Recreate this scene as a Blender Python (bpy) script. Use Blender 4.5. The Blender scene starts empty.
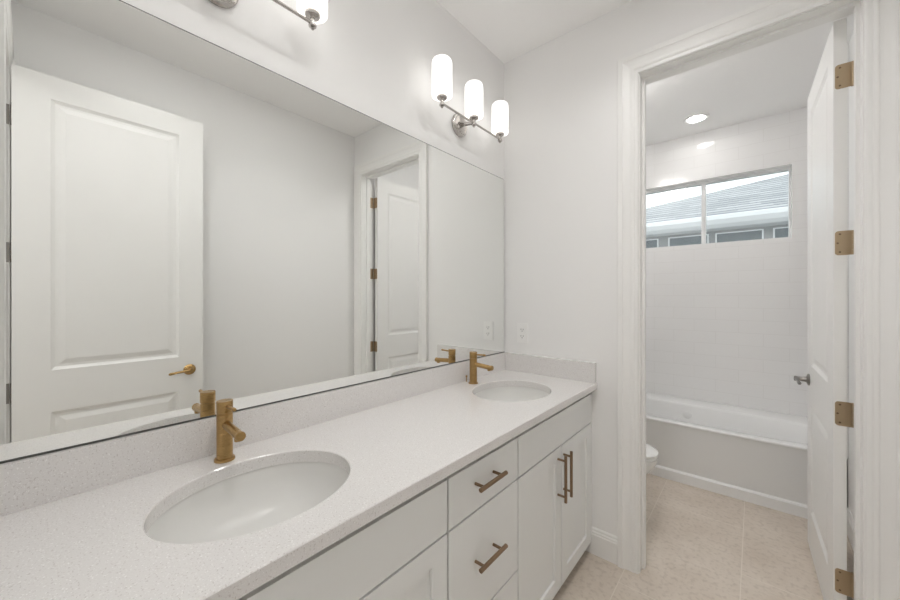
import bpy, bmesh, math, random
from mathutils import Vector, Matrix

# ------------------------------------------------------------------ camera, world, exposure
C = bpy.context.scene.collection
scn = bpy.context.scene
F_PX, YAW, CAM = 357.4, 0.7057, (1.167, 0.0, 1.317)
cam_d = bpy.data.cameras.new('camera')
cam_d.sensor_width = 36.0
cam_d.lens = F_PX * 36.0 / 900.0
cam_d.shift_y = -3.3 / 900.0
cam_d.clip_start = 0.01
cam = bpy.data.objects.new('camera', cam_d)
C.objects.link(cam)
cam.location = CAM
cam.rotation_euler = (math.pi / 2, 0, YAW)
scn.camera = cam

w = bpy.data.worlds.new('sky')
scn.world = w
w.use_nodes = True
bg = w.node_tree.nodes['Background']
bg.inputs[0].default_value = (0.93, 0.965, 1.0, 1)
bg.inputs[1].default_value = 1.7

scn.view_settings.view_transform = 'Standard'
scn.view_settings.look = 'None'
scn.view_settings.exposure = 0.0
scn.view_settings.gamma = 1.0
scn.view_settings.use_curve_mapping = False
scn.cycles.use_denoising = True
scn.cycles.max_bounces = 12
scn.cycles.diffuse_bounces = 8
scn.cycles.glossy_bounces = 6
scn.cycles.sample_clamp_indirect = 6.0
scn.cycles.caustics_reflective = True
scn.cycles.caustics_refractive = False

SHADE_W = 1.2       # emission of the sconce shades
CAN_W = 152.0          # added cylinder fill lights; deep housing keeps light off the upper walls
RDOWN_W = 34.0      # added recessed fill lights, unseen over the vanity
DOWN_W = 42.0       # emission of the recessed ceiling lens over the tub
DOME_W = 3.2        # added bowl light, unseen, brightens the vanity room
TDOME_W = 18.5      # added bowl light over the toilet, unseen, brightens the tub room
HALL_W = 26.5       # added bowl light in the hall, unseen fill through the doorway

# ------------------------------------------------------------------ room numbers (metres)
YE = 1.880          # end wall, room face
YE2 = 1.995         # end wall, tub room face
YB = -0.072         # back wall, room face
YB2 = -0.187
W = 1.571           # right wall
HC = 2.743          # ceiling
ZO = 2.380          # door opening height (casing inner edge)
OA, OB = 0.748, 1.4585
OA1 = 0.709         # near side of the entry doorway opening
YT = 3.78           # tub room back wall
XTR = 1.571
ZT = 0.877          # counter top
XC = 0.5545         # counter front

# ------------------------------------------------------------------ materials
def nt(name):
    m = bpy.data.materials.new(name); m.use_nodes = True
    n = m.node_tree.nodes; l = m.node_tree.links
    return m, n, l, n['Principled BSDF']

def simple(name, col, rough=0.5, metal=0.0, bump=0.0, bscale=200.0, var=0.0, coat=0.0, spec=0.5):
    m, n, l, b = nt(name)
    b.inputs['Base Color'].default_value = (*col, 1)
    b.inputs['Roughness'].default_value = rough
    b.inputs['Metallic'].default_value = metal
    b.inputs['Specular IOR Level'].default_value = spec
    b.inputs['Coat Weight'].default_value = coat
    tc = n.new('ShaderNodeTexCoord')
    if bump or var:
        no = n.new('ShaderNodeTexNoise'); no.inputs['Scale'].default_value = bscale
        no.inputs['Detail'].default_value = 3
        l.new(tc.outputs['Object'], no.inputs['Vector'])
        if bump:
            bp = n.new('ShaderNodeBump'); bp.inputs['Strength'].default_value = bump
            bp.inputs['Distance'].default_value = 0.002
            l.new(no.outputs['Fac'], bp.inputs['Height']); l.new(bp.outputs['Normal'], b.inputs['Normal'])
        if var:
            r = n.new('ShaderNodeValToRGB')
            r.color_ramp.elements[0].color = (*[c * (1 - var) for c in col], 1)
            r.color_ramp.elements[1].color = (*[min(1, c * (1 + var)) for c in col], 1)
            r.color_ramp.elements[0].position = 0.3; r.color_ramp.elements[1].position = 0.7
            l.new(no.outputs['Fac'], r.inputs['Fac']); l.new(r.outputs['Color'], b.inputs['Base Color'])
    return m

def emit(name, col, s):
    m, n, l, b = nt(name)
    b.inputs['Base Color'].default_value = (0.85, 0.85, 0.85, 1)
    b.inputs['Emission Color'].default_value = (*col, 1)
    b.inputs['Emission Strength'].default_value = s
    b.inputs['Roughness'].default_value = 0.25
    return m

def quartz():
    m, n, l, b = nt('speckled_quartz')
    tc = n.new('ShaderNodeTexCoord')
    base = (0.752, 0.733, 0.720, 1)
    def speck(scale, lo, hi, col, prev, rnd):
        v = n.new('ShaderNodeTexNoise'); v.inputs['Scale'].default_value = scale; v.inputs['Detail'].default_value = 2
        mp = n.new('ShaderNodeMapping'); mp.inputs['Location'].default_value = (rnd, rnd * 2, rnd * 3)
        l.new(tc.outputs['Object'], mp.inputs['Vector']); l.new(mp.outputs['Vector'], v.inputs['Vector'])
        r = n.new('ShaderNodeValToRGB'); r.color_ramp.elements[0].position = lo; r.color_ramp.elements[1].position = hi
        l.new(v.outputs['Fac'], r.inputs['Fac'])
        mx = n.new('ShaderNodeMix'); mx.data_type = 'RGBA'
        l.new(r.outputs['Color'], mx.inputs[0])
        if prev is None: mx.inputs[6].default_value = base
        else: l.new(prev, mx.inputs[6])
        mx.inputs[7].default_value = col
        return mx.outputs[2]
    p = speck(260, 0.60, 0.68, (0.60, 0.565, 0.55, 1), None, 0.0)
    p = speck(330, 0.62, 0.70, (0.90, 0.89, 0.88, 1), p, 3.1)
    p = speck(180, 0.70, 0.76, (0.58, 0.55, 0.535, 1), p, 7.7)
    l.new(p, b.inputs['Base Color'])
    b.inputs['Roughness'].default_value = 0.16
    return m

def floor_mat():
    m, n, l, b = nt('beige_stone_tile')
    tc = n.new('ShaderNodeTexCoord')
    mp = n.new('ShaderNodeMapping')
    mp.inputs['Location'].default_value = (-1.119 + 0.43 * 4, -1.76 + 0.86 * 4, 0)
    l.new(tc.outputs['Object'], mp.inputs['Vector'])
    sw = n.new('ShaderNodeSeparateXYZ'); l.new(mp.outputs['Vector'], sw.inputs[0])
    cb = n.new('ShaderNodeCombineXYZ'); l.new(sw.outputs['Y'], cb.inputs['X']); l.new(sw.outputs['X'], cb.inputs['Y'])
    br = n.new('ShaderNodeTexBrick')
    br.inputs['Scale'].default_value = 1.0; br.inputs['Brick Width'].default_value = 0.86
    br.inputs['Row Height'].default_value = 0.43; br.inputs['Mortar Size'].default_value = 0.0022
    br.inputs['Mortar Smooth'].default_value = 0.2; br.offset = 0.5
    br.inputs['Color1'].default_value = (1, 1, 1, 1); br.inputs['Color2'].default_value = (0.96, 0.96, 0.96, 1)
    br.inputs['Mortar'].default_value = (0.0, 0.0, 0.0, 1)
    l.new(cb.outputs[0], br.inputs['Vector'])
    n1 = n.new('ShaderNodeTexNoise'); n1.inputs['Scale'].default_value = 3.5; n1.inputs['Detail'].default_value = 9; n1.inputs['Roughness'].default_value = 0.7
    l.new(tc.outputs['Object'], n1.inputs['Vector'])
    r1 = n.new('ShaderNodeValToRGB')
    r1.color_ramp.elements[0].position = 0.36; r1.color_ramp.elements[0].color = (0.60, 0.52, 0.44, 1)
    r1.color_ramp.elements[1].position = 0.62; r1.color_ramp.elements[1].color = (0.69, 0.615, 0.535, 1)
    l.new(n1.outputs['Fac'], r1.inputs['Fac'])
    n2 = n.new('ShaderNodeTexNoise'); n2.inputs['Scale'].default_value = 48; n2.inputs['Detail'].default_value = 4
    l.new(tc.outputs['Object'], n2.inputs['Vector'])
    r2 = n.new('ShaderNodeValToRGB')
    r2.color_ramp.elements[0].position = 0.33; r2.color_ramp.elements[0].color = (0.85, 0.835, 0.825, 1)
    r2.color_ramp.elements[1].position = 0.50; r2.color_ramp.elements[1].color = (1, 1, 1, 1)
    l.new(n2.outputs['Fac'], r2.inputs['Fac'])
    mu = n.new('ShaderNodeMix'); mu.data_type = 'RGBA'; mu.blend_type = 'MULTIPLY'; mu.inputs[0].default_value = 1
    l.new(r1.outputs['Color'], mu.inputs[6]); l.new(r2.outputs['Color'], mu.inputs[7])
    gm = n.new('ShaderNodeMix'); gm.data_type = 'RGBA'
    l.new(br.outputs['Fac'], gm.inputs[0]); l.new(mu.outputs[2], gm.inputs[6])
    gm.inputs[7].default_value = (0.74, 0.67, 0.59, 1)
    l.new(gm.outputs[2], b.inputs['Base Color'])
    b.inputs['Roughness'].default_value = 0.42
    bp = n.new('ShaderNodeBump'); bp.inputs['Strength'].default_value = 0.25; bp.inputs['Distance'].default_value = 0.002; bp.invert = True
    l.new(br.outputs['Fac'], bp.inputs['Height']); l.new(bp.outputs['Normal'], b.inputs['Normal'])
    return m

def wall_tile(axis):
    m, n, l, b = nt('white_gloss_tile_' + axis)
    tc = n.new('ShaderNodeTexCoord')
    s = n.new('ShaderNodeSeparateXYZ'); l.new(tc.outputs['Object'], s.inputs[0])
    cb = n.new('ShaderNodeCombineXYZ')
    l.new(s.outputs['X' if axis == 'x' else 'Y'], cb.inputs['X']); l.new(s.outputs['Z'], cb.inputs['Y'])
    br = n.new('ShaderNodeTexBrick'); br.inputs['Scale'].default_value = 1
    br.inputs['Brick Width'].default_value = 0.305; br.inputs['Row Height'].default_value = 0.102
    br.inputs['Mortar Size'].default_value = 0.0016; br.inputs['Mortar Smooth'].default_value = 0.3
    br.inputs['Color1'].default_value = (0.88, 0.875, 0.87, 1); br.inputs['Color2'].default_value = (0.89, 0.885, 0.88, 1)
    br.inputs['Mortar'].default_value = (0.82, 0.81, 0.80, 1)
    l.new(cb.outputs[0], br.inputs['Vector']); l.new(br.outputs['Color'], b.inputs['Base Color'])
    b.inputs['Roughness'].default_value = 0.07
    nz = n.new('ShaderNodeTexNoise'); nz.inputs['Scale'].default_value = 9; nz.inputs['Detail'].default_value = 1
    l.new(tc.outputs['Object'], nz.inputs['Vector'])
    bp0 = n.new('ShaderNodeBump'); bp0.inputs['Strength'].default_value = 0.05; bp0.inputs['Distance'].default_value = 0.006
    l.new(nz.outputs['Fac'], bp0.inputs['Height'])
    bp = n.new('ShaderNodeBump'); bp.inputs['Strength'].default_value = 0.3; bp.inputs['Distance'].default_value = 0.001; bp.invert = True
    l.new(br.outputs['Fac'], bp.inputs['Height']); l.new(bp0.outputs['Normal'], bp.inputs['Normal'])
    l.new(bp.outputs['Normal'], b.inputs['Normal'])
    return m

def shingles():
    m, n, l, b = nt('grey_roof_shingles')
    tc = n.new('ShaderNodeTexCoord')
    mp = n.new('ShaderNodeMapping'); mp.inputs['Scale'].default_value = (1, 1.118, 0)
    l.new(tc.outputs['Object'], mp.inputs['Vector'])
    br = n.new('ShaderNodeTexBrick'); br.inputs['Scale'].default_value = 1
    br.inputs['Brick Width'].default_value = 0.30; br.inputs['Row Height'].default_value = 0.14
    br.inputs['Mortar Size'].default_value = 0.0
    br.inputs['Color1'].default_value = (0.40, 0.415, 0.435, 1); br.inputs['Color2'].default_value = (0.55, 0.565, 0.58, 1)
    l.new(mp.outputs['Vector'], br.inputs['Vector'])
    sp = n.new('ShaderNodeSeparateXYZ'); l.new(mp.outputs['Vector'], sp.inputs[0])
    md = n.new('ShaderNodeMath'); md.operation = 'FLOORED_MODULO'; md.inputs[1].default_value = 0.14
    l.new(sp.outputs['Y'], md.inputs[0])
    lt = n.new('ShaderNodeMath'); lt.operation = 'LESS_THAN'; lt.inputs[1].default_value = 0.035
    l.new(md.outputs[0], lt.inputs[0])
    mx = n.new('ShaderNodeMix'); mx.data_type = 'RGBA'; l.new(lt.outputs[0], mx.inputs[0])
    l.new(br.outputs['Color'], mx.inputs[6]); mx.inputs[7].default_value = (0.16, 0.175, 0.20, 1)
    l.new(mx.outputs[2], b.inputs['Base Color'])
    b.inputs['Roughness'].default_value = 0.9
    return m

def glass_mat(name, tint=(1, 1, 1), refl=0.06):
    m = bpy.data.materials.new(name); m.use_nodes = True
    n = m.node_tree.nodes; l = m.node_tree.links; n.clear()
    o = n.new('ShaderNodeOutputMaterial'); mx = n.new('ShaderNodeMixShader')
    t = n.new('ShaderNodeBsdfTransparent'); t.inputs[0].default_value = (*tint, 1)
    g = n.new('ShaderNodeBsdfGlossy'); g.inputs['Roughness'].default_value = 0.02
    mx.inputs[0].default_value = refl
    l.new(t.outputs[0], mx.inputs[1]); l.new(g.outputs[0], mx.inputs[2]); l.new(mx.outputs[0], o.inputs[0])
    return m

def brushed(name, col, rough, axis_scale=(4, 4, 300)):
    m, n, l, b = nt(name)
    b.inputs['Base Color'].default_value = (*col, 1); b.inputs['Metallic'].default_value = 1
    tc = n.new('ShaderNodeTexCoord'); mp = n.new('ShaderNodeMapping'); mp.inputs['Scale'].default_value = axis_scale
    no = n.new('ShaderNodeTexNoise'); no.inputs['Scale'].default_value = 6
    l.new(tc.outputs['Object'], mp.inputs['Vector']); l.new(mp.outputs['Vector'], no.inputs['Vector'])
    mr = n.new('ShaderNodeMapRange'); mr.inputs['To Min'].default_value = rough * 0.8; mr.inputs['To Max'].default_value = rough * 1.25
    l.new(no.outputs['Fac'], mr.inputs['Value']); l.new(mr.outputs['Result'], b.inputs['Roughness'])
    return m

M = dict(
    wall=simple('white_wall_paint', (0.862, 0.857, 0.85), 0.6, bump=0.08, bscale=350),
    ceil=simple('white_ceiling_paint', (0.95, 0.945, 0.94), 0.8, bump=0.2, bscale=140),
    trim=simple('white_trim_paint', (0.87, 0.865, 0.85), 0.34, var=0.004, bscale=8),
    door=simple('white_door_paint', (0.86, 0.855, 0.84), 0.36, var=0.004, bscale=8),
    cab=simple('soft_white_cabinet_paint', (0.825, 0.835, 0.825), 0.38, var=0.004, bscale=8),
    dark=simple('dark_gap', (0.16, 0.15, 0.14), 0.8, var=0.1, bscale=30),
    quartz=quartz(), floor=floor_mat(), tilex=wall_tile('x'), tiley=wall_tile('y'),
    porcelain=simple('white_porcelain', (0.86, 0.86, 0.85), 0.10, bump=0.01, bscale=10, coat=0.3),
    basin=simple('white_basin_porcelain', (0.78, 0.775, 0.755), 0.28, bump=0.01, bscale=10, spec=0.35),
    acrylic=simple('white_tub_acrylic', (0.87, 0.87, 0.865), 0.2, bump=0.01, bscale=10),
    skirt=simple('pale_grey_tub_panel', (0.80, 0.80, 0.79), 0.35, bump=0.01, bscale=10),
    brass=brushed('brushed_gold_brass', (0.43, 0.28, 0.12), 0.28),
    bronze=brushed('champagne_bronze', (0.27, 0.185, 0.12), 0.30),
    hinge=brushed('satin_brass_hinge', (0.45, 0.35, 0.235), 0.42),
    nickel=brushed('brushed_nickel', (0.50, 0.475, 0.45), 0.25),
    dnickel=brushed('dark_satin_nickel', (0.30, 0.285, 0.27), 0.32),
    screw=simple('screw_head', (0.20, 0.14, 0.09), 0.4, metal=1, bump=0.1, bscale=400),
    chrome=simple('chrome', (0.75, 0.75, 0.75), 0.08, metal=1, bump=0.01, bscale=20),
    mirror=simple('silvered_mirror', (0.92, 0.93, 0.915), 0.0, metal=1),
    medge=simple('mirror_edge', (0.10, 0.10, 0.095), 0.5, bump=0.01, bscale=50, spec=0.2),
    plastic=simple('white_plastic', (0.90, 0.895, 0.885), 0.3, bump=0.01, bscale=40),
    slot=simple('slot_shadow', (0.10, 0.10, 0.10), 0.6, bump=0.01, bscale=40),
    vinyl=simple('white_window_vinyl', (0.80, 0.81, 0.81), 0.3, bump=0.01, bscale=40),
    glass=glass_mat('window_glass', (0.97, 0.99, 0.98), 0.05),
    rdown=emit('lit_recessed_lens', (1.0, 0.995, 0.985), RDOWN_W),
    can=emit('lit_can_lens', (1.0, 0.995, 0.985), CAN_W),
    shade=emit('lit_opal_glass', (1.0, 0.975, 0.94), SHADE_W),
    down=emit('lit_downlight_lens', (1.0, 0.98, 0.96), DOWN_W),
    hall=emit('lit_hall_dome', (1.0, 0.997, 0.99), HALL_W),
    dome=emit('lit_dome_glass', (1.0, 0.997, 0.99), DOME_W),
    tdome=emit('lit_small_dome_glass', (1.0, 0.985, 0.97), TDOME_W),
    shingle=shingles(),
    fascia=simple('white_fascia_metal', (0.84, 0.855, 0.87), 0.4, var=0.03, bscale=3),
    stucco=simple('grey_stucco', (0.33, 0.34, 0.345), 0.9, bump=0.4, bscale=60, var=0.05),
    pane=simple('dark_reflective_pane', (0.13, 0.155, 0.17), 0.1, var=0.15, bscale=2),
    gravel=simple('grey_gravel', (0.30, 0.30, 0.29), 0.9, var=0.3, bscale=12),
)

# ------------------------------------------------------------------ helpers
def tag(o, label=None, cat=None, group=None, kind=None):
    if label: o['label'] = label
    if cat: o['category'] = cat
    if group: o['group'] = group
    if kind: o['kind'] = kind
    return o

def thing(name, label, cat, loc=(0, 0, 0), rz=0, group=None, kind=None):
    o = bpy.data.objects.new(name, None); C.objects.link(o)
    o.empty_display_size = 0.05
    o.location = loc; o.rotation_euler = (0, 0, rz)
    return tag(o, label, cat, group, kind)

def obj(name, bm, mats, parent=None, smooth=False, bevel=0.0, seg=2, origin=None):
    if bevel:
        es = [e for e in bm.edges if len(e.link_faces) == 2 and e.calc_face_angle(0) > 0.6]
        bmesh.ops.bevel(bm, geom=es, offset=bevel, segments=seg, affect='EDGES', profile=0.5, clamp_overlap=True)
    bmesh.ops.recalc_face_normals(bm, faces=bm.faces[:])
    if origin is not None:
        bmesh.ops.translate(bm, verts=bm.verts[:], vec=-Vector(origin))
    me = bpy.data.meshes.new(name); bm.to_mesh(me); bm.free()
    if not isinstance(mats, (list, tuple)): mats = [mats]
    for m in mats: me.materials.append(m)
    if smooth:
        for p in me.polygons: p.use_smooth = True
        me.set_sharp_from_angle(angle=math.radians(38))
    o = bpy.data.objects.new(name, me); C.objects.link(o)
    if parent is not None: o.parent = parent
    if origin is not None: o.location = origin
    return o

def box(bm, x0, x1, y0, y1, z0, z1, mi=0):
    v = [bm.verts.new((x, y, z)) for z in (z0, z1) for y in (y0, y1) for x in (x0, x1)]
    fs = [(0, 2, 3, 1), (4, 5, 7, 6), (0, 1, 5, 4), (2, 6, 7, 3), (0, 4, 6, 2), (1, 3, 7, 5)]
    for f in fs:
        fc = bm.faces.new([v[i] for i in f]); fc.material_index = mi

def boxes(*a):
    bm = bmesh.new()
    for b in a: box(bm, *b)
    return bm

def struct(name, bm, m, label, cat, parent=None, smooth=False, bevel=0.0):
    o = obj(name, bm, m, parent, smooth, bevel)
    return tag(o, label, cat, None, 'structure')

def lathe(bm, prof, c=(0, 0, 0), axis='z', n=32, mi=0):
    """prof: (radius, height) points; closed at ends when radius is 0."""
    rings = []
    for r, h in prof:
        if r < 1e-6:
            p = {'z': (0, 0, h), 'x': (h, 0, 0), 'y': (0, h, 0)}[axis]
            rings.append([bm.verts.new(Vector(p) + Vector(c))])
        else:
            rr = []
            for i in range(n):
                a = 2 * math.pi * i / n; u, v = r * math.cos(a), r * math.sin(a)
                p = {'z': (u, v, h), 'x': (h, u, v), 'y': (v, h, u)}[axis]
                rr.append(bm.verts.new(Vector(p) + Vector(c)))
            rings.append(rr)
    for A, B in zip(rings, rings[1:]):
        for i in range(n):
            j = (i + 1) % n
            if len(A) == 1 and len(B) == 1: continue
            if len(A) == 1: f = [A[0], B[i], B[j]]
            elif len(B) == 1: f = [A[i], B[0], A[j]]
            else: f = [A[i], B[i], B[j], A[j]]
            fc = bm.faces.new(f); fc.material_index = mi
    for R_ in (rings[0], rings[-1]):
        if len(R_) > 1:
            bm.faces.new(R_).material_index = mi
    return bm

def tube(bm, pts, r, n=14, cap=True):
    """round bar through pts; r a number or one per point."""
    pts = [Vector(p) for p in pts]
    rs = r if isinstance(r, (list, tuple)) else [r] * len(pts)
    rings = []
    up = None
    for i, p in enumerate(pts):
        d = (pts[min(i + 1, len(pts) - 1)] - pts[max(i - 1, 0)]).normalized()
        if up is None:
            up = Vector((0, 0, 1)) if abs(d.z) < 0.9 else Vector((1, 0, 0))
        s = d.cross(up).normalized(); up = s.cross(d).normalized()
        rings.append([bm.verts.new(p + (s * math.cos(2 * math.pi * k / n) + up * math.sin(2 * math.pi * k / n)) * rs[i]) for k in range(n)])
    for A, B in zip(rings, rings[1:]):
        for i in range(n):
            j = (i + 1) % n
            bm.faces.new([A[i], B[i], B[j], A[j]])
    if cap:
        bm.faces.new(rings[0]); bm.faces.new(rings[-1])
    return bm

def paneled_face(bm, P, u0, u1, v0, v1, rects, rings):
    """face in a (u,v) plane with sunk rings; P(u, v, depth) gives the point, depth > 0 goes into the slab."""
    us = sorted({u0, u1, *[r[0] for r in rects], *[r[1] for r in rects]})
    vs = sorted({v0, v1, *[r[2] for r in rects], *[r[3] for r in rects]})
    g = {}
    def V(u, v):
        k = (round(u, 6), round(v, 6))
        if k not in g: g[k] = bm.verts.new(P(u, v, 0))
        return g[k]
    for a, b in zip(us, us[1:]):
        for c_, d in zip(vs, vs[1:]):
            if any(r[0] <= a and b <= r[1] and r[2] <= c_ and d <= r[3] for r in rects): continue
            bm.faces.new([V(a, c_), V(b, c_), V(b, d), V(a, d)])
    for r in rects:
        prev = [V(r[0], r[2]), V(r[1], r[2]), V(r[1], r[3]), V(r[0], r[3])]
        for ins, dep in rings:
            cur = [bm.verts.new(P(u, v, dep)) for u, v in ((r[0] + ins, r[2] + ins), (r[1] - ins, r[2] + ins), (r[1] - ins, r[3] - ins), (r[0] + ins, r[3] - ins))]
            for i in range(4):
                j = (i + 1) % 4
                bm.faces.new([prev[i], prev[j], cur[j], cur[i]])
            prev = cur
        bm.faces.new(prev)
    return [V(u0, v0), V(u1, v0), V(u1, v1), V(u0, v1)]

def copy_tree(o, parent=None):
    c = o.copy(); C.objects.link(c); c.parent = parent
    for ch in [q for q in bpy.data.objects if q.parent == o]:
        copy_tree(ch, c)
    return c

# ------------------------------------------------------------------ room shell
T = 0.115
struct('floor', boxes((-0.15, W + 0.15, YB2 - 1.6, YT + 0.15, -0.08, 0.0)), M['floor'],
       'beige stone tile floor running through both rooms', 'floor')
struct('ceiling', boxes((-0.15, W + 0.15, YB2 - 1.6, YT + 0.15, HC, HC + 0.1)), M['ceil'],
       'flat white painted ceiling over vanity and tub', 'ceiling')
struct('wall_left', boxes((-0.15, 0, YB2 - 1.6, YE2, 0, HC)), M['wall'],
       'white wall behind the mirror and wall lamps', 'wall')
struct('wall_right', boxes((W, W + 0.15, YB2 - 1.6, YT, 0, HC)), M['wall'],
       'white wall seen in the mirror behind the open panelled door', 'wall')
RO = 0.018   # jamb board thickness
def wall_with_door(name, y0, y1, label, OA=OA):
    bm = boxes((0, OA - RO - 0.002, y0, y1, 0, HC), (OB + RO + 0.002, W, y0, y1, 0, HC),
               (OA - RO - 0.002, OB + RO + 0.002, y0, y1, ZO + RO + 0.002, HC))
    return struct(name, bm, M['wall'], label, 'wall')
wall_with_door('wall_end', YE, YE2, 'white wall with the outlet and the doorway to the tub')
wall_with_door('wall_back', YB2, YB, 'white wall with the entry doorway at the near end of the vanity', OA1)
struct('wall_hall', boxes((-0.15, W + 0.15, YB2 - 1.75, YB2 - 1.6, 0, HC)), M['wall'], 'white hall wall beyond the entry doorway', 'wall')
struct('wall_tub_left', boxes((-0.15, 0, YE2, YT, 0, HC)), M['wall'], 'white wall behind the toilet tank', 'wall')

# tub room back wall with window opening (fully tiled)
WX0, WX1, WZ0, WZ1 = 0.27, 1.385, 1.772, 2.335
bm = boxes((-0.15, WX0, YT, YT + 0.15, 0, HC), (WX1, W + 0.15, YT, YT + 0.15, 0, HC),
           (WX0, WX1, YT, YT + 0.15, 0, WZ0), (WX0, WX1, YT, YT + 0.15, WZ1, HC))
struct('wall_tub_back', bm, M['tilex'], 'glossy white tiled wall around the high window', 'wall')
struct('trim_tile_right', boxes((W - 0.008, W, 2.99, YT, 0.40, HC)), M['tiley'], 'white tile on the wall at the right end of the tub', 'wall tile')
struct('trim_tile_left', boxes((0.0, 0.008, 2.99, YT, 0.40, HC)), M['tiley'], 'white tile on the wall at the left end of the tub', 'wall tile')

# casings
CP = [(0, 0), (0, .010), (.004, .012), (.016, .012), (.018, .0145), (.024, .0165), (.030, .0165), (.033, .014),
      (.040, .014), (.056, .0165), (.066, .0195), (.068, .022), (.088, .022), (.0905, .019), (.0905, 0)]
def casing(name, y, d, label, OA=OA):
    bm = bmesh.new(); cols = []
    for a, p in CP:
        yy = y + d * p
        cols.append([bm.verts.new(q) for q in ((OA - a, yy, 0), (OA - a, yy, ZO + a), (OB + a, yy, ZO + a), (OB + a, yy, 0))])
    n = len(cols)
    for i in range(n):
        A, B = cols[i], cols[(i + 1) % n]
        for k in range(3):
            bm.faces.new([A[k], A[k + 1], B[k + 1], B[k]])
    bm.faces.new([c[0] for c in cols]); bm.faces.new([c[3] for c in cols])
    return struct(name, bm, M['trim'], label, 'door casing')
casing('trim_1', YE, -1, 'white stepped casing around the doorway to the tub, vanity side')
casing('trim_2', YE2, 1, 'white stepped casing around the doorway to the tub, tub side')
casing('trim_3', YB, 1, 'white casing around the entry doorway, vanity side', OA1)
casing('trim_4', YB2, -1, 'white casing around the entry doorway, hall side', OA1)
RV = 0.005
def jamb(name, y0, y1, s0, s1, label, OA=OA):
    a, b, z = OA - RV + 0.009, OB + RV - 0.009, ZO + RV - 0.009
    a, b, z = OA + 0.004, OB - 0.004, ZO - 0.004
    bm = boxes((OA - RO, a, y0, y1, 0, ZO + RO), (b, OB + RO, y0, y1, 0, ZO + RO), (a, b, y0, y1, z, ZO + RO),
               (a, a + .011, s0, s1, 0, z), (b - .011, b, s0, s1, 0, z), (a + .011, b - .011, s0, s1, z - .011, z))
    return struct(name, bm, M['trim'], label, 'door jamb')
jamb('trim_5', YE, YE2, YE + .042, YE2 - .040, 'white jamb lining and door stop of the doorway to the tub')
jamb('trim_6', YB2, YB, YB2 + .042, YB - .040, 'white jamb lining and door stop of the entry doorway', OA1)

# baseboards
BP = [(0, 0), (.014, 0), (.014, .100), (.011, .104), (.011, .112), (.007, .117), (.007, .126), (.003, .132), (0, .132)]
def baseboard(name, x0, x1, y, d, label, parent=None):
    bm = bmesh.new()
    A = [bm.verts.new((x0, y + d * p, z)) for p, z in BP]; B = [bm.verts.new((x1, y + d * p, z)) for p, z in BP]
    for i in range(len(BP)):
        j = (i + 1) % len(BP); bm.faces.new([A[i], A[j], B[j], B[i]])
    bm.faces.new(A); bm.faces.new(B)
    return struct(name, bm, M['trim'], label, 'baseboard')
def baseboard_y(name, x, d, y0, y1, label):
    bm = bmesh.new()
    A = [bm.verts.new((x + d * p, y0, z)) for p, z in BP]; B = [bm.verts.new((x + d * p, y1, z)) for p, z in BP]
    for i in range(len(BP)):
        j = (i + 1) % len(BP); bm.faces.new([A[i], A[j], B[j], B[i]])
    bm.faces.new(A); bm.faces.new(B)
    return struct(name, bm, M['trim'], label, 'baseboard')
baseboard('baseboard_end', 0.462, OA - .0905, YE, -1, 'white baseboard between the vanity and the tub doorway')
baseboard_y('baseboard_right', W, -1, YB + .024, YE - .024, 'white baseboard along the wall behind the entry door')
baseboard_y('baseboard_tub_right', W, -1, YE2 + .024, 2.985, 'white baseboard behind the open tub room door')
baseboard_y('baseboard_tub_left', 0, 1, YE2 + .002, 2.985, 'white baseboard behind the toilet')
baseboard('baseboard_tub_near', .016, OA - .0905, YE2, 1, 'white baseboard on the tub side of the doorway wall')

# window
wn = thing('window_1', 'wide high window with white frame above the tub, roof outside', 'window', ((WX0 + WX1) / 2, YT + .09, WZ0), kind='structure')
hw = (WX1 - WX0) / 2; hh = WZ1 - WZ0; fr = 0.022; mx = 0.825 - (WX0 + WX1) / 2
obj('window_frame', boxes((-hw, hw, -.02, .04, 0, fr * .6), (-hw, hw, -.02, .04, hh - fr, hh), (-hw, -hw + fr, -.02, .04, fr * .6, hh - fr),
    (hw - fr * .6, hw, -.02, .04, fr * .6, hh - fr)), M['vinyl'], wn, bevel=.002)
obj('mullion', boxes((mx - .016, mx + .016, -.022, .03, fr * .6, hh - fr)), M['vinyl'], wn, bevel=.002)
obj('glass_pane', boxes((-hw + fr, mx - .016, .004, .010, fr * .6, hh - fr)), M['glass'], wn)
obj('glass_pane', boxes((mx + .016, hw - fr * .6, .014, .020, fr * .6, hh - fr)), M['glass'], wn)

# ------------------------------------------------------------------ panelled doors
DT = 0.035; DW = 0.698; DZ0, DZ1 = 0.012, ZO - 0.007
RINGS = [(.004, .003), (.014, .0085), (.026, .0085), (.050, .002)]
def rounded_plate(bm, u0, u1, z0, z1, r, y0, y1, round_left=True):
    pts = []
    n = 5
    if round_left:
        for i in range(n + 1):
            a = math.pi / 2 + (math.pi / 2) * i / n; pts.append((u0 + r + r * math.cos(a), z1 - r + r * math.sin(a)))
        for i in range(n + 1):
            a = math.pi + (math.pi / 2) * i / n; pts.append((u0 + r + r * math.cos(a), z0 + r + r * math.sin(a)))
        pts += [(u1, z0), (u1, z1)]
    A = [bm.verts.new((u, y0, z)) for u, z in pts]; B = [bm.verts.new((u, y1, z)) for u, z in pts]
    bm.faces.new(A); bm.faces.new(B)
    for i in range(len(pts)):
        j = (i + 1) % len(pts); bm.faces.new([A[i], A[j], B[j], B[i]])

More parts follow.
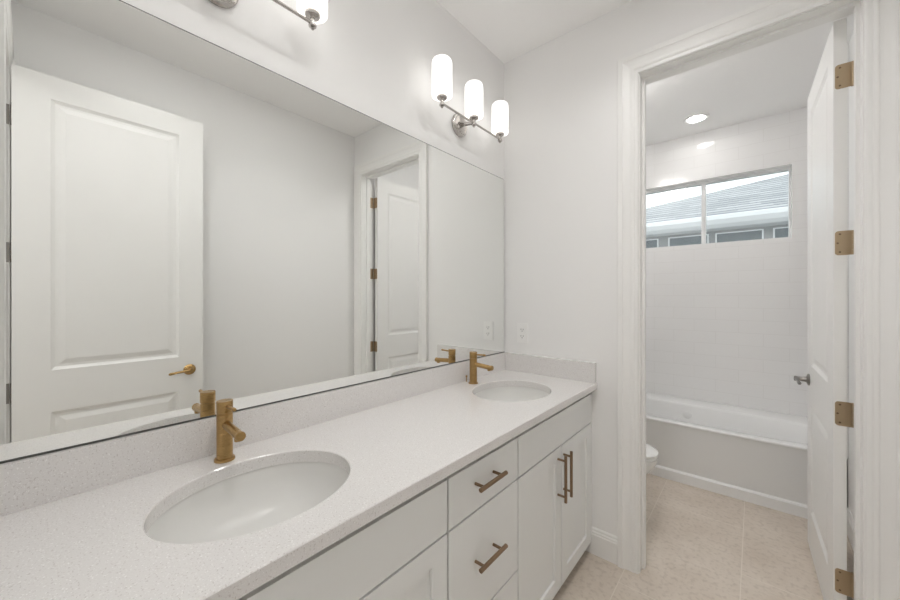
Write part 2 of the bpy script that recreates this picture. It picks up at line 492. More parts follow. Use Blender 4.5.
def lever(parent, x, d, y, z, mat, label, toward=-1):
    """rosette on the face at x, neck out along d, lever bar running along y."""
    bm = bmesh.new()
    lathe(bm, [(0, 0), (.030, 0), (.031, d * .003), (.028, d * .007), (.014, d * .012), (.0115, d * .03), (.0115, d * .044), (.0135, d * .050), (.0125, d * .058), (0, d * .060)], (x, y, z), 'x', 28)
    o = obj('door_handle', bm, mat, parent, smooth=True)
    bm = bmesh.new()
    tube(bm, [(x + d * .049, y, z), (x + d * .049, y + toward * .03, z), (x + d * .048, y + toward * .07, z - .003), (x + d * .046, y + toward * .100, z - .007), (x + d * .045, y + toward * .108, z - .008)],
         [.0095, .0075, .0065, .0080, .0050], 14)
    obj('lever', bm, mat, o, smooth=True)
    if label: o['label'] = label
    return o

HZ = [0.234, 0.872, 1.521, 2.155]
def door(name, loc, rz, d, mats, label, hinge_mat, lever_z, side, DW=DW):
    """local: hinge edge at y=0, leaf towards +y*d, thickness x in [-DT, 0]; knuckle on the +x side."""
    t = thing(name, label, 'door', loc, rz, kind='structure')
    bm = bmesh.new()
    st = .118
    rects = [(st, DW - st, .965, 2.262), (st, DW - st, .215, .765)]
    f = paneled_face(bm, lambda u, v, q: (-DT + q, u * d, v), 0, DW, DZ0, DZ1, rects, RINGS)
    g = paneled_face(bm, lambda u, v, q: (-q, u * d, v), 0, DW, DZ0, DZ1, rects, RINGS)
    # edges of the slab: plain strips
    for a, b in (((0, DZ0), (DW, DZ0)), ((0, DZ1), (DW, DZ1))):
        vs = [bm.verts.new(p) for p in ((-DT, a[0], a[1]), (0, a[0], a[1]), (0, b[0], b[1]), (-DT, b[0], b[1]))]
        for v in vs: v.co.y *= d
        bm.faces.new(vs)
    for u in (0, DW):
        vs = [bm.verts.new(p) for p in ((-DT, u * d, DZ0), (0, u * d, DZ0), (0, u * d, DZ1), (-DT, u * d, DZ1))]
        bm.faces.new(vs)
    bmesh.ops.remove_doubles(bm, verts=bm.verts[:], dist=1e-5)
    obj('door_leaf', bm, M['door'], t)
    for hz in HZ:
        bm = bmesh.new()
        rounded_plate(bm, -.031, .0125, hz - .046, hz + .046, .010, 0.0, -.002 * d)
        h = obj('hinge', bm, hinge_mat, t)
        bm = bmesh.new()
        for k in range(5):
            if k % 2 == 0 or True:
                z0 = hz - .046 + k * .0184
                lathe(bm, [(0, z0 + .0006), (.0058, z0 + .0006), (.0058, z0 + .0178), (0, z0 + .0178)], (.0165, .001 * d, 0), 'z', 14)
        obj('hinge_pin', bm, hinge_mat, h, smooth=True)
        bm = bmesh.new()
        for (u, z) in ((-.018, hz + .034), (-.024, hz), (-.018, hz - .034)):
            lathe(bm, [(0, -.002 * d), (.0036, -.002 * d), (.0030, -.0032 * d), (0, -.0032 * d)], (u, 0, z), 'y', 12)
        obj('screw', bm, M['screw'], h)
        bm = bmesh.new()
        jx = OB - .004 - loc[0]
        box(bm, jx - .0018, jx - .0002, min(-.036 * d, -.008 * d), max(-.036 * d, -.008 * d), hz - .046, hz + .046)
        obj('jamb_plate', bm, hinge_mat, h)
    for dd, mt, lb in side:
        lever(t, -DT if dd < 0 else 0, dd, (DW - .068) * d, lever_z, mt, lb, -d)
    bm = boxes((-DT / 2 - .0125, -DT / 2 + .0125, min(DW * d, (DW + .0012) * d), max(DW * d, (DW + .0012) * d), lever_z - .028, lever_z + .028))
    obj('latch_plate', bm, side[0][1], t)
    return t

door('door_1', (1.440, YB + .016, 0), 0, 1, M['door'], 'white two-panel entry door with gold lever, open along the right wall, seen in the mirror', M['dnickel'], .885,
     [(-1, M['brass'], None), (1, M['brass'], None)], .737)
door('door_2', (1.4325, YE2 + .006, 0), math.radians(1.2), 1, M['door'], 'white two-panel door with brass hinges, open into the tub room', M['hinge'], .885,
     [(-1, M['dnickel'], None), (1, M['dnickel'], None)])

# jamb-side hinge plates of the entry door, on the jamb face
# ------------------------------------------------------------------ vanity cabinets
XF = 0.530; FT = 0.019; ZK = 0.060; ZB = 0.843
def pull(parent, y, z, L, vertical):
    bm = bmesh.new(); x = XF
    h = L / 2
    if vertical:
        tube(bm, [(x + .035, y, z - h), (x + .035, y, z + h)], .0062, 16)
        for s in (-1, 1): tube(bm, [(x, y, z + s * (h - .022)), (x + .033, y, z + s * (h - .022))], .0046, 12)
    else:
        tube(bm, [(x + .035, y - h, z), (x + .035, y + h, z)], .0066, 16)
        for s in (-1, 1): tube(bm, [(x, y + s * (h - .022), z), (x + .033, y + s * (h - .022), z)], .0046, 12)
    return obj('bar_pull', bm, M['bronze'], parent, smooth=True)

def slab_front(name, y0, y1, z0, z1, t):
    return obj(name, boxes((XF - FT, XF, y0, y1, z0, z1)), M['cab'], t, bevel=.0012, seg=1)

def shaker_front(y0, y1, z0, z1, t):
    bm = bmesh.new(); fw = .058
    P1 = lambda u, v, q: (XF - q, u, v)
    paneled_face(bm, P1, y0, y1, z0, z1, [(y0 + fw, y1 - fw, z0 + fw, z1 - fw)], [(.0012, .0085)])
    xb = XF - FT
    for q in (((xb, y0, z0), (XF, y0, z0), (XF, y1, z0), (xb, y1, z0)), ((xb, y0, z1), (XF, y0, z1), (XF, y1, z1), (xb, y1, z1)),
              ((xb, y0, z0), (XF, y0, z0), (XF, y0, z1), (xb, y0, z1)), ((xb, y1, z0), (XF, y1, z0), (XF, y1, z1), (xb, y1, z1)),
              ((xb, y0, z0), (xb, y1, z0), (xb, y1, z1), (xb, y0, z1))):
        bm.faces.new([bm.verts.new(p) for p in q])
    bmesh.ops.remove_doubles(bm, verts=bm.verts[:], dist=1e-5)
    return obj('door', bm, M['cab'], t)

def carcass2(y0, y1, t):
    """side panels with a toe notch, plus bottom, back and front rail"""
    xa, xb, xk, s = 0.012, XF - FT - .030, 0.440, .016
    bm = bmesh.new()
    for a, b in ((y0, y0 + s), (y1 - s, y1)):
        box(bm, xa, xk, a, b, 0, ZK); box(bm, xa, xb, a, b, ZK, ZB)
    box(bm, xa, xb, y0 + s, y1 - s, ZK, ZK + .018)
    box(bm, xa, xa + .008, y0 + s, y1 - s, ZK + .018, ZB)
    box(bm, xb - .010, xb, y0 + s, y1 - s, .655, .69)
    obj('cabinet_body', bm, M['cab'], t)
    obj('toe_kick', boxes((xk - .016, xk, y0 + s, y1 - s, 0, ZK)), M['cab'], t)

G = .0033
Y0, Y1, Y2, Y3 = YB + .001, .739, 1.119, 1.862
ZR, ZS, ZTOP = .6735, .3525, .8180
def sink_cab(y0, y1, label, fill):
    t = thing('vanity_cabinet', label, 'cabinet', (0, 0, 0))
    carcass2(y0, y1 if not fill else YE - .001, t)
    fy0 = y0 + (.04 if not fill else 0)
    if not fill: fy0 = 0.0
    slab_front('false_drawer_front', fy0 + G, y1 - G * 1.3, ZR + G, ZTOP, t)
    m = (fy0 + y1) / 2
    for a, b, py in ((fy0 + G, m - G * .8, m - .030), (m + G * .8, y1 - G * 1.3, m + .030)):
        dr = shaker_front(a, b, ZK + .002, ZR - G, t)
        pull(dr, py - .006, .551, .195, True)
    if not fill:
        obj('filler_strip', boxes((XF - FT, XF - .002, y0, fy0, ZK + .002, ZTOP)), M['cab'], t)
    else:
        obj('filler_strip', boxes((XF - FT, XF - .002, y1, YE - .001, ZK + .002, ZTOP)), M['cab'], t)
    return t
sink_cab(Y0, Y1, 'white shaker vanity cabinet under the near sink, left of the drawers', False)
sink_cab(Y2, Y3, 'white two-door vanity cabinet under the far sink, beside the end wall', True)
t = thing('drawer_cabinet', 'white vanity drawer unit with bronze bar pulls between the two sinks', 'cabinet', (0, 0, 0))
carcass2(Y1, Y2, t)
for z0, z1, pz in ((ZR + G, ZTOP, .757), (ZS + G, ZR - G, .524), (ZK + .002, ZS - G, .225)):
    d_ = slab_front('drawer', Y1 + G * 1.1, Y2 - G * 1.1, z0, z1, t)
    pull(d_, (Y1 + Y2) / 2 - .016, pz, .140, False)

# ------------------------------------------------------------------ countertop
SINKS = [(.294, .349), (.294, 1.476)]
AX, AY = .171, .209
ct = thing('countertop', 'long speckled white quartz vanity top with two oval cut-outs', 'countertop', (0, 0, 0))
def countertop():
    bm = bmesh.new()
    x0, x1, ya, yb = 0.0005, XC, YB + .001, YE - .0005
    zt, zb, ch = ZT, ZB + .0005, .0025
    cells = []
    for (cx, cy) in SINKS: cells.append((cx, cy, cy - .26, cy + .26))
    xf = x1 - ch
    def quad(a, b, z):
        bm.faces.new([bm.verts.new(p) for p in ((x0, a, z), (xf, a, z), (xf, b, z), (x0, b, z))])
    ys = [ya]
    for c_ in cells: ys += [c_[2], c_[3]]
    ys.append(yb)
    for z in (zt, zb):
        for k in range(0, len(ys), 2): quad(ys[k], ys[k + 1], z)
    for cx, cy, a, b in cells:
        cor = [math.atan2(b - cy, xf - cx), math.atan2(b - cy, x0 - cx), math.atan2(a - cy, x0 - cx) + 2 * math.pi, math.atan2(a - cy, xf - cx) + 2 * math.pi]
        N = 96
        ang = sorted([2 * math.pi * i / N for i in range(N)] + cor)
        def rect_pt(t_):
            c_, s_ = math.cos(t_), math.sin(t_); k = 1e9
            if c_ > 1e-9: k = min(k, (xf - cx) / c_)
            if c_ < -1e-9: k = min(k, (x0 - cx) / c_)
            if s_ > 1e-9: k = min(k, (b - cy) / s_)
            if s_ < -1e-9: k = min(k, (a - cy) / s_)
            return cx + c_ * k, cy + s_ * k
        def ell(t_, g):
            c_, s_ = math.cos(t_), math.sin(t_); k = 1 / math.sqrt((c_ / (AX + g)) ** 2 + (s_ / (AY + g)) ** 2)
            return cx + c_ * k, cy + s_ * k
        rt = [bm.verts.new((*rect_pt(q), zt)) for q in ang]; rb = [bm.verts.new((*rect_pt(q), zb)) for q in ang]
        e0 = [bm.verts.new((*ell(q, .0025), zt)) for q in ang]; e1 = [bm.verts.new((*ell(q, 0), zt - .0025)) for q in ang]
        e2 = [bm.verts.new((*ell(q, 0), zb)) for q in ang]
        n = len(ang)
        for i in range(n):
            j = (i + 1) % n
            for A, B in ((rt, e0), (e0, e1), (e1, e2), (e2, rb)):
                bm.faces.new([A[i], A[j], B[j], B[i]])
    # front edge with eased arris
    P = [(xf, zt), (x1, zt - ch), (x1, zb + ch), (xf, zb)]
    for (xa, za), (xb, zb_) in zip(P, P[1:]):
        bm.faces.new([bm.verts.new(p) for p in ((xa, ya, za), (xb, ya, zb_), (xb, yb, zb_), (xa, yb, za))])
    for y in (ya, yb):
        bm.faces.new([bm.verts.new((x, y, z)) for x, z in [(x0, zb), (x0, zt)] + P])
    bm.faces.new([bm.verts.new(p) for p in ((x0, ya, zb), (x0, yb, zb), (x0, yb, zt), (x0, ya, zt))])
    bmesh.ops.remove_doubles(bm, verts=bm.verts[:], dist=1e-5)
    return bm
obj('slab', countertop(), M['quartz'], ct)
ZSP = .979
obj('backsplash', boxes((.0005, .020, YB + .001, YE - .0005, ZT + .0003, ZSP)), M['quartz'], ct, bevel=.0015, seg=2)
obj('side_splash', boxes((.0203, XC - .004, YE - .020, YE - .0005, ZT + .0003, ZSP)), M['quartz'], ct, bevel=.0015, seg=2)

# ------------------------------------------------------------------ sinks
def make_sink(label, loc):
    t = thing('sink', label, 'sink', loc, group='undermount sinks in the vanity')
    bm = bmesh.new()
    def ring(sx, sy, z, n=72):
        return [bm.verts.new((sx * math.cos(2 * math.pi * i / n), sy * math.sin(2 * math.pi * i / n), z)) for i in range(n)]
    zt = -(ZT - ZB) - .0005
    prof = []
    D = .125
    ax, ay = AX + .004, AY + .004
    inner = [(ax + .009, ay + .009, zt), (ax, ay, zt), (ax - .002, ay - .002, zt - .006)]
    for k in range(1, 15):
        a = k / 14 * math.pi / 2
        f = math.cos(a) ** .62 if k < 14 else 0
        g = math.sin(a)
        fx = max(f, .12)
        inner.append(((ax - .002) * fx, (ay - .002) * fx * (1 if fx > .2 else (AX / AY) ** (1)), zt - .006 - D * g))
    inner[-1] = (.022, .022, zt - .006 - D - .002)
    outer = [(ax + .009, ay + .009, zt - .010), (ax + .008, ay + .008, zt - .014)]
    for k in range(1, 12):
        a = k / 12 * math.pi / 2
        f = max(math.cos(a) ** .62, .2)
        outer.append(((ax + .008) * f, (ay + .008) * f, zt - .014 - (D + .004) * math.sin(a)))
    outer.append((.024, .024, zt - .030 - D))
    R1 = [ring(*p) for p in inner]; R2 = [ring(*p) for p in outer]
    seq = list(reversed(R2)) + R1
    for A, B in zip(seq, seq[1:]):
        for i in range(72):
            j = (i + 1) % 72; bm.faces.new([A[i], A[j], B[j], B[i]])
    obj('basin', bm, M['basin'], t, smooth=True)
    bm = bmesh.new()
    zz = zt - .006 - D - .002
    lathe(bm, [(0, zz - .01), (.021, zz - .01), (.0215, zz + .002), (.0265, zz + .004), (.026, zz + .0055), (.021, zz + .005), (.017, zz + .007), (0, zz + .008)], (0, 0, 0), 'z', 32)
    obj('drain', bm, M['brass'], t, smooth=True)
    bm = bmesh.new()
    return t
s1 = make_sink('oval white undermount sink, near one, left of the drawers', (*SINKS[0], ZT))
s2 = copy_tree(s1); s2.location = (*SINKS[1], ZT); s2['label'] = 'oval white undermount sink, far one, nearest the end wall'

# ------------------------------------------------------------------ faucets
def make_faucet(label, loc):
    t = thing('faucet', label, 'faucet', loc, group='gold faucets on the vanity')
    bm = bmesh.new()
    lathe(bm, [(0, 0), (.0245, 0), (.0245, .004), (.0235, .006), (0, .006)], n=40)
    obj('base_plate', bm, M['brass'], t, smooth=True)
    bm = bmesh.new()
    lathe(bm, [(0, .006), (.0192, .006), (.0192, .1245), (.0178, .1255), (.0178, .1280), (0, .1280)], n=40)
    obj('faucet_body', bm, M['brass'], t, smooth=True)
    bm = bmesh.new()
    tube(bm, [(.012, 0, .0975), (.108, 0, .0905)], .0112, 24)
    sp = obj('spout', bm, M['brass'], t, smooth=True)
    bm = bmesh.new()
    lathe(bm, [(0, -.0150), (.0082, -.0150), (.0090, -.0140), (.0090, -.004), (0, -.004)], (.097, 0, .0905), 'z', 24)
    lathe(bm, [(0, 0), (.0112, 0), (.0122, .003), (.0122, .0075), (.0112, .0100), (0, .0100)], (.106, 0, .0907), 'x', 24)
    obj('aerator', bm, M['brass'], sp, smooth=True)
    bm = bmesh.new()
    lathe(bm, [(0, .1285), (.0190, .1288), (.0195, .1295), (.0195, .1580), (.0187, .1595), (0, .1595)], n=40)
    h = obj('handle', bm, M['brass'], t, smooth=True)
    bm = bmesh.new()
    tube(bm, [(.012, 0, .1465), (.070, 0, .1495)], .0040, 14)
    lathe(bm, [(0, 0), (.0044, 0), (.0048, .002), (.0048, .010), (.0040, .012), (0, .012)], (.062, 0, .1490), 'x', 14)
    obj('lever', bm, M['brass'], h, smooth=True)
    bm = bmesh.new()
    tube(bm, [(-.044, 0, .0), (-.044, 0, .026)], .0022, 10)
    lathe(bm, [(0, .022), (.0042, .023), (.0048, .027), (.0042, .031), (0, .032)], (-.044, 0, 0.002), 'z', 16)
    obj('lift_rod', bm, M['brass'], t, smooth=True)
    return t
f1 = make_faucet('brushed gold single-hole faucet at the near sink', (.078, .340, ZT + .0004))
f2 = copy_tree(f1); f2.location = (.078, 1.461, ZT + .0004); f2['label'] = 'brushed gold single-hole faucet at the far sink'

# ------------------------------------------------------------------ mirror
mr = thing('mirror', 'large frameless wall mirror above the quartz backsplash', 'mirror', (.001, 0, ZSP + .001))
def mirror_poly():
    y0, y1, z1, r = YB + .006, YE - .009, 2.0314 - ZSP - .001, .012
    pts = [(y0, 0), (y1, 0)]
    for i in range(5):
        a = (math.pi / 2) * i / 4; pts.append((y1 - r + r * math.cos(a), z1 - r + r * math.sin(a)))
    pts.append((y0, z1))
    return pts
bm = bmesh.new(); pp = mirror_poly()
cyy, czz = (pp[0][0] + pp[1][0]) / 2, pp[-1][1] / 2
A = [bm.verts.new((.0035, y, z)) for y, z in pp]
R_ = [bm.verts.new((.0060, y + (.0038 if y < cyy else -.0038), z + (.0038 if z < czz else -.0038))) for y, z in pp]
bm.faces.new(R_)
for i in range(len(pp)):
    j = (i + 1) % len(pp); bm.faces.new([A[i], A[j], R_[j], R_[i]])
b_ = [bm.verts.new((.0, y, z)) for y, z in pp]; bm.faces.new(b_)
for i in range(len(pp)):
    j = (i + 1) % len(pp); bm.faces.new([A[i], A[j], b_[j], b_[i]])
o = obj('mirror_glass', bm, [M['mirror'], M['medge']], mr)
for p in o.data.polygons:
    p.material_index = 0 if abs(p.normal.x) > .99 and p.center.x > .003 else 1
bm = boxes((.0062, .0085, YB + .006, YE - .009, 0, .0035))
obj('mirror_channel', bm, M['medge'], mr)

# ------------------------------------------------------------------ sconces
def make_sconce(label, loc):
    t = thing('wall_lamp', label, 'wall lamp', loc, group='three-shade vanity lamps above the mirror')
    bm = bmesh.new()
    lathe(bm, [(0, .0005), (.056, .0005), (.058, .003), (.058, .010), (.054, .015), (.047, .017), (.045, .021), (.030, .023), (0, .023)], (0, 0, .018), 'x', 48)
    obj('backplate', bm, M['nickel'], t, smooth=True)
    bm = bmesh.new()
    lathe(bm, [(0, .0225), (.011, .0225), (.011, .038), (.007, .041), (0, .041)], (0, 0, .018), 'x', 20)
    for dy in (-.022, .022):
        tube(bm, [(.020, dy, .022), (.098, dy * .3, .0)], .0042, 12)
    obj('bracket_arm', bm, M['nickel'], t, smooth=True)
    bm = bmesh.new()
    tube(bm, [(.10, -.24, 0), (.10, .24, 0)], .0052, 16)
    obj('crossbar', bm, M['nickel'], t, smooth=True)
    for y in (-.24, 0, .24):
        bm = bmesh.new()
        c_ = (.10, y, 0)
        lathe(bm, [(0, -.021), (.004, -.020), (.0065, -.016), (.004, -.0125), (.0115, -.011), (.0125, -.007), (.0115, -.003), (.0075, -.001), (.0075, .016),
                   (.012, .019), (.0215, .021), (.0235, .025), (.0235, .030), (0, .030)], c_, 'z', 28)
        hd = obj('lamp_holder', bm, M['nickel'], t, smooth=True)
        bm = bmesh.new()
        r = .0455; z0, z1, q = .0305, .200, .022
        prof = [(0, z0), (r - .004, z0), (r - .001, z0 + .001), (r, z0 + .004), (r, z1 - q)]
        for i in range(1, 7):
            a = i / 6 * math.pi / 2
            prof.append((r - q + q * math.cos(a), z1 - q + q * math.sin(a)))
        prof += [(0, z1 + .0005)]
        lathe(bm, prof, c_, 'z', 40)
        obj('glass_shade', bm, M['shade'], t, smooth=True)
    return t
w1 = make_sconce('nickel wall lamp with three lit white shades, far one, beside the room corner', (0, 1.437, 2.184))
w2 = copy_tree(w1); w2.location = (0, .340, 2.184); w2['label'] = 'nickel wall lamp cut off by the top of the photo, above the near sink'

# ------------------------------------------------------------------ outlet
t = thing('wall_outlet', 'white duplex wall outlet above the side splash on the end wall', 'outlet', (.128, YE, 1.1035))
obj('cover_plate', boxes((-.035, .035, -.006, 0, -.057, .057)), M['plastic'], t, bevel=.003, seg=2)
for s in (-1, 1):
    bm = bmesh.new()
    zc = s * .0195
    box(bm, -.017, .017, -.0078, -.0058, zc - .0145, zc + .0145)
    r_ = obj('receptacle', bm, M['plastic'], t, bevel=.0008, seg=1)
    obj('slot', boxes((-.0085, -.0060, -.0084, -.0076, zc - .002, zc + .007), (.0060, .0085, -.0084, -.0076, zc - .002, zc + .006),
                      (-.0022, .0022, -.0084, -.0076, zc - .0105, zc - .006)), M['slot'], r_)
bm = bmesh.new(); lathe(bm, [(0, -.0055), (.003, -.0055), (.0038, -.0072), (0, -.0075)], (0, 0, 0), 'y', 14)
obj('screw', bm, M['plastic'], t, smooth=True)

# ------------------------------------------------------------------ ceiling lights: recessed one over the tub, all others added as fill
def downlight(name, label, loc, mat, group=None):
    t = thing(name, label, 'ceiling light', loc)
    bm = bmesh.new()
    lathe(bm, [(.088, -.0005), (.088, -.004), (.082, -.009), (.070, -.010), (.060, -.006), (.056, -.0005)], (0, 0, 0), 'z', 48)
    # lathe caps would close the ring: remove the two n-gons
    for f in [f for f in bm.faces if len(f.verts) > 4]: bm.faces.remove(f)
    obj('trim_ring', bm, M['plastic'], t, smooth=True)
    bm = bmesh.new()
    lathe(bm, [(0, -.0008), (.056, -.0008), (.056, -.0030), (0, -.0042)], (0, 0, 0), 'z', 40)
    obj('lens', bm, mat, t, smooth=True)
    return t
def can_light(label, loc, mat, h=.055):
    t = thing('spot_light', label, 'ceiling light', loc)
    bm = bmesh.new()
    lathe(bm, [(.082, -.0005), (.082, -h + .003), (.079, -h), (.068, -h), (.065, -h + .003), (.060, -.004)], (0, 0, 0), 'z', 48)
    for f in [f for f in bm.faces if len(f.verts) > 4]: bm.faces.remove(f)
    obj('housing', bm, M['plastic'], t, smooth=True)
    bm = bmesh.new()
    lathe(bm, [(0, -.0008), (.060, -.0008), (.060, -.0040), (0, -.0045)], (0, 0, 0), 'z', 40)
    obj('lens', bm, mat, t, smooth=True)
    return t
downlight('ceiling_light', 'round recessed light lit in the tub room ceiling', (.812, 3.452, HC), M['down'])
downlight('ceiling_light', 'round recessed ceiling light above the near sink, above the frame', (.95, .40, HC), M['rdown'])
downlight('ceiling_light', 'round recessed ceiling light above the far sink, above the frame', (.95, 1.25, HC), M['rdown'])
can_light('white cylinder ceiling light nearer the entry, above the frame', (.80, .40, HC), M['can'])
can_light('white cylinder ceiling light nearer the tub doorway, above the frame', (.80, 1.28, HC), M['can'])
def dome(label, loc, mat, r):
    t = thing('bowl_light', label, 'ceiling light', loc)
    bm = bmesh.new()
    lathe(bm, [(0, -.0005), (.060, -.0005), (.062, -.003), (.056, -.014), (.012, -.018), (.008, -.024), (.008, -.058), (0, -.058)], (0, 0, 0), 'z', 40)
    obj('canopy', bm, M['nickel'], t, smooth=True)
    bm = bmesh.new()
    lathe(bm, [(0, -.055), (r * .7, -.053), (r - .004, -.050), (r, -.053)] + [(r * math.cos(a * math.pi / 20) ** .8, -.053 - .070 * math.sin(a * math.pi / 20)) for a in range(1, 10)] + [(0, -.124)], (0, 0, 0), 'z', 48)
    obj('glass_bowl', bm, mat, t, smooth=True)
dome('round bowl light under the vanity room ceiling, above the frame', (.80, .66, HC), M['dome'], .16)
dome('round bowl light on the tub room ceiling above the toilet', (.40, 2.45, HC), M['tdome'], .15)
dome('round bowl light on the hall ceiling outside the entry doorway', (.75, -1.05, HC), M['hall'], .17)

# ------------------------------------------------------------------ bathtub
YF = 3.0; ZR_ = .416
tb = thing('bathtub', 'white alcove bathtub with flat front panel below the window', 'bathtub', ((.004 + XTR) / 2, YF, 0))
hwid = (XTR - .006) / 2 - .004
def tub_body():
    bm = bmesh.new()
    n = 96
    cx, cy = 0, .325
    def sup(ax, ay, z, e, oy=0, ox=0):
        R_ = []
        for i in range(n):
            a = 2 * math.pi * (i + .5) / n; c_, s_ = math.cos(a), math.sin(a)
            R_.append(bm.verts.new((cx + ox + ax * math.copysign(abs(c_) ** e, c_), cy + oy + ay * math.copysign(abs(s_) ** e, s_), z)))
        return R_
    def rect(x0, x1, y0, y1, z):
        R_ = []
        mx_, my = cx, cy
        for i in range(n):
            a = 2 * math.pi * (i + .5) / n; c_, s_ = math.cos(a), math.sin(a); k = 1e9
            if c_ > 0: k = min(k, (x1 - mx_) / c_)
            else: k = min(k, (x0 - mx_) / c_)
            if s_ > 0: k = min(k, (y1 - my) / s_)
            else: k = min(k, (y0 - my) / s_)
            R_.append(bm.verts.new((mx_ + c_ * k, my + s_ * k, z)))
        return R_
    D2 = YT - YF - .003
    x0, x1 = -hwid, hwid
    seq = [rect(x0, x1, .028, D2, .03), rect(x0, x1, .028, D2, ZR_ - .018), rect(x0, x1, -.007, D2, ZR_ - .018), rect(x0, x1, -.010, D2, ZR_ - .015),
           rect(x0, x1, -.010, D2, ZR_ - .006), rect(x0, x1, -.005, D2, ZR_),
           sup(hwid - .055, .262, ZR_, .34), sup(hwid - .063, .254, ZR_ - .004, .34), sup(hwid - .070, .246, ZR_ - .02, .36),
           sup(hwid - .10, .225, ZR_ - .15, .4), sup(hwid - .16, .19, ZR_ - .30, .45), sup(hwid - .22, .15, ZR_ - .34, .5), sup(hwid - .45, .06, ZR_ - .345, .6)]
    for A, B in zip(seq, seq[1:]):
        for i in range(n):
            j = (i + 1) % n; bm.faces.new([A[i], A[j], B[j], B[i]])
    bm.faces.new(seq[0]); bm.faces.new(seq[-1])
    return bm
obj('tub_shell', tub_body(), M['acrylic'], tb, smooth=True)
obj('front_panel', boxes((-hwid, hwid, .0, .026, 0.0, ZR_ - .0185)), M['skirt'], tb, bevel=.002)
bm = bmesh.new()
prof = [(0, 0), (-.016, 0), (-.016, .064), (-.010, .072), (-.004, .076), (0, .076)]
A = [bm.verts.new((-hwid, y, z)) for y, z in prof]; B = [bm.verts.new((hwid, y, z)) for y, z in prof]
for i in range(len(prof)):
    j = (i + 1) % len(prof); bm.faces.new([A[i], A[j], B[j], B[i]])
bm.faces.new(A); bm.faces.new(B)
obj('base_trim', bm, M['acrylic'], tb)
bm = bmesh.new()
lathe(bm, [(0, 0), (.032, 0), (.032, -.004), (.026, -.008), (0, -.009)], (-.05, .558, ZR_ - .085), 'y', 28)
obj('overflow_cover', bm, M['acrylic'], tb, smooth=True)

# ------------------------------------------------------------------ toilet (bowl points to +x)
tl = thing('toilet', 'white toilet, only the tip of its seat showing past the door casing', 'toilet', (0.016, 2.33, 0))
def egg(bm, x0, x1, hwd, z, n=48, e=1.0, back=.0):
    """egg outline from x0 (back) to x1 (tip)"""
    cx = x0 + (x1 - x0) * .42; R_ = []
    for i in range(n):
        a = 2 * math.pi * i / n; c_, s_ = math.cos(a), math.sin(a)
        rx = (x1 - cx) if c_ > 0 else (cx - x0)
        R_.append(bm.verts.new((cx + rx * math.copysign(abs(c_) ** e, c_), hwd * math.copysign(abs(s_) ** e, s_), z)))
    return R_
def loft(bm, rings, cap=True):
    for A, B in zip(rings, rings[1:]):
        n = len(A)
        for i in range(n):
            j = (i + 1) % n; bm.faces.new([A[i], A[j], B[j], B[i]])
    if cap: bm.faces.new(rings[0]); bm.faces.new(rings[-1])
bm = bmesh.new()
loft(bm, [egg(bm, .06, .56, .115, 0), egg(bm, .06, .56, .115, .03), egg(bm, .08, .55, .095, .10), egg(bm, .08, .58, .100, .18), egg(bm, .06, .66, .135, .27),
          egg(bm, .04, .715, .175, .345), egg(bm, .03, .728, .184, .375), egg(bm, .03, .728, .184, .390),
          egg(bm, .22, .700, .150, .392), egg(bm, .24, .68, .135, .36), egg(bm, .28, .62, .09, .26), egg(bm, .34, .54, .05, .21)])
obj('bowl', bm, M['porcelain'], tl, smooth=True)
bm = bmesh.new()
loft(bm, [egg(bm, .215, .722, .180, .393), egg(bm, .21, .729, .186, .397), egg(bm, .21, .729, .186, .406), egg(bm, .215, .724, .182, .411)])
obj('seat', bm, M['porcelain'], tl, smooth=True)
bm = bmesh.new()
loft(bm, [egg(bm, .205, .724, .180, .4135), egg(bm, .20, .731, .186, .4165), egg(bm, .20, .731, .186, .426), egg(bm, .215, .716, .172, .433), egg(bm, .26, .66, .12, .437)])
obj('lid', bm, M['porcelain'], tl, smooth=True)
obj('tank', boxes((.0, .185, -.215, .215, .392, .74)), M['porcelain'], tl, smooth=True, bevel=.018, seg=3)
obj('tank_lid', boxes((-.004, .195, -.222, .222, .741, .775)), M['porcelain'], tl, smooth=True, bevel=.008, seg=3)
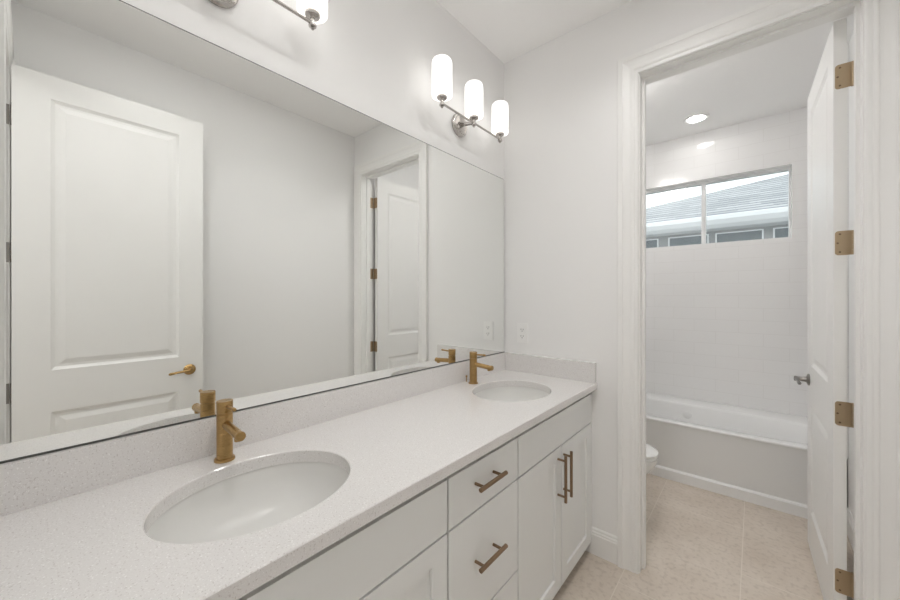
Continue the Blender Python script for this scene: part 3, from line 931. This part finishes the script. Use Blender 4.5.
bm = bmesh.new(); tube(bm, [(.186, .15, .68), (.205, .15, .68)], .008); tube(bm, [(.200, .158, .68), (.202, .10, .672)], [.006, .005])
obj('flush_lever', bm, M['chrome'], tl, smooth=True)

# ------------------------------------------------------------------ outside: the neighbouring house
hs = thing('neighbour_house', 'neighbouring house with grey shingle roof seen through the high window', 'house', (2.0, 7.9, 0))
def L(p): return (p[0] - 2.0, p[1] - 7.9, p[2])
zg = 2.655; ye = 7.5
A_, B_, C_, D_, E_ = (-3.3, ye, zg), (8, ye, zg), (8, 12.35, zg + .5 * 4.85), (8, 17, zg), (-3.3, 17, zg)
bm = bmesh.new()
vs = [bm.verts.new(L(p)) for p in (A_, B_, C_, D_, E_)]
for f in ((0, 1, 2), (0, 2, 4), (2, 3, 4), (1, 3, 2), (0, 4, 3, 1)): bm.faces.new([vs[i] for i in f])
obj('roof', bm, M['shingle'], hs)
bm = bmesh.new()
gp = [(ye - .12, 2.672), (ye - .13, 2.662), (ye - .12, 2.60), (ye - .06, 2.53), (ye - .01, 2.50), (ye + .03, 2.478), (ye + .06, 2.478), (ye + .06, 2.645)]
A = [bm.verts.new(L((-3.4, y, z))) for y, z in gp]; B = [bm.verts.new(L((8, y, z))) for y, z in gp]
for i in range(len(gp)):
    j = (i + 1) % len(gp); bm.faces.new([A[i], A[j], B[j], B[i]])
bm.faces.new(A); bm.faces.new(B)
obj('gutter', bm, M['fascia'], hs)
obj('soffit', boxes((-5.3, 6, -.335, 0, 2.482, 2.53)), M['fascia'], hs)
obj('wall', boxes((-4.9, 6, 0, 8.5, 0, 2.64)), M['stucco'], hs)
for x0, x1 in ((-1.25, -.27), (-.06, .52), (.66, 1.26), (1.42, 2.4)):
    wd = obj('window', boxes((x0 - 2.022, x1 - 1.978, -.03, -.002, 1.2, 2.44)), M['fascia'], hs)
    obj('pane', boxes((x0 - 2.0, x1 - 2.0, -.038, -.031, 1.25, 2.42)), M['pane'], wd)
tl.scale = (1, 1, .975)
tag(obj('ground', boxes((-14, 18, YT + .16, 30, -.35, -.30)), M['gravel']), 'ground between the two houses, below the window', 'ground', kind='structure')
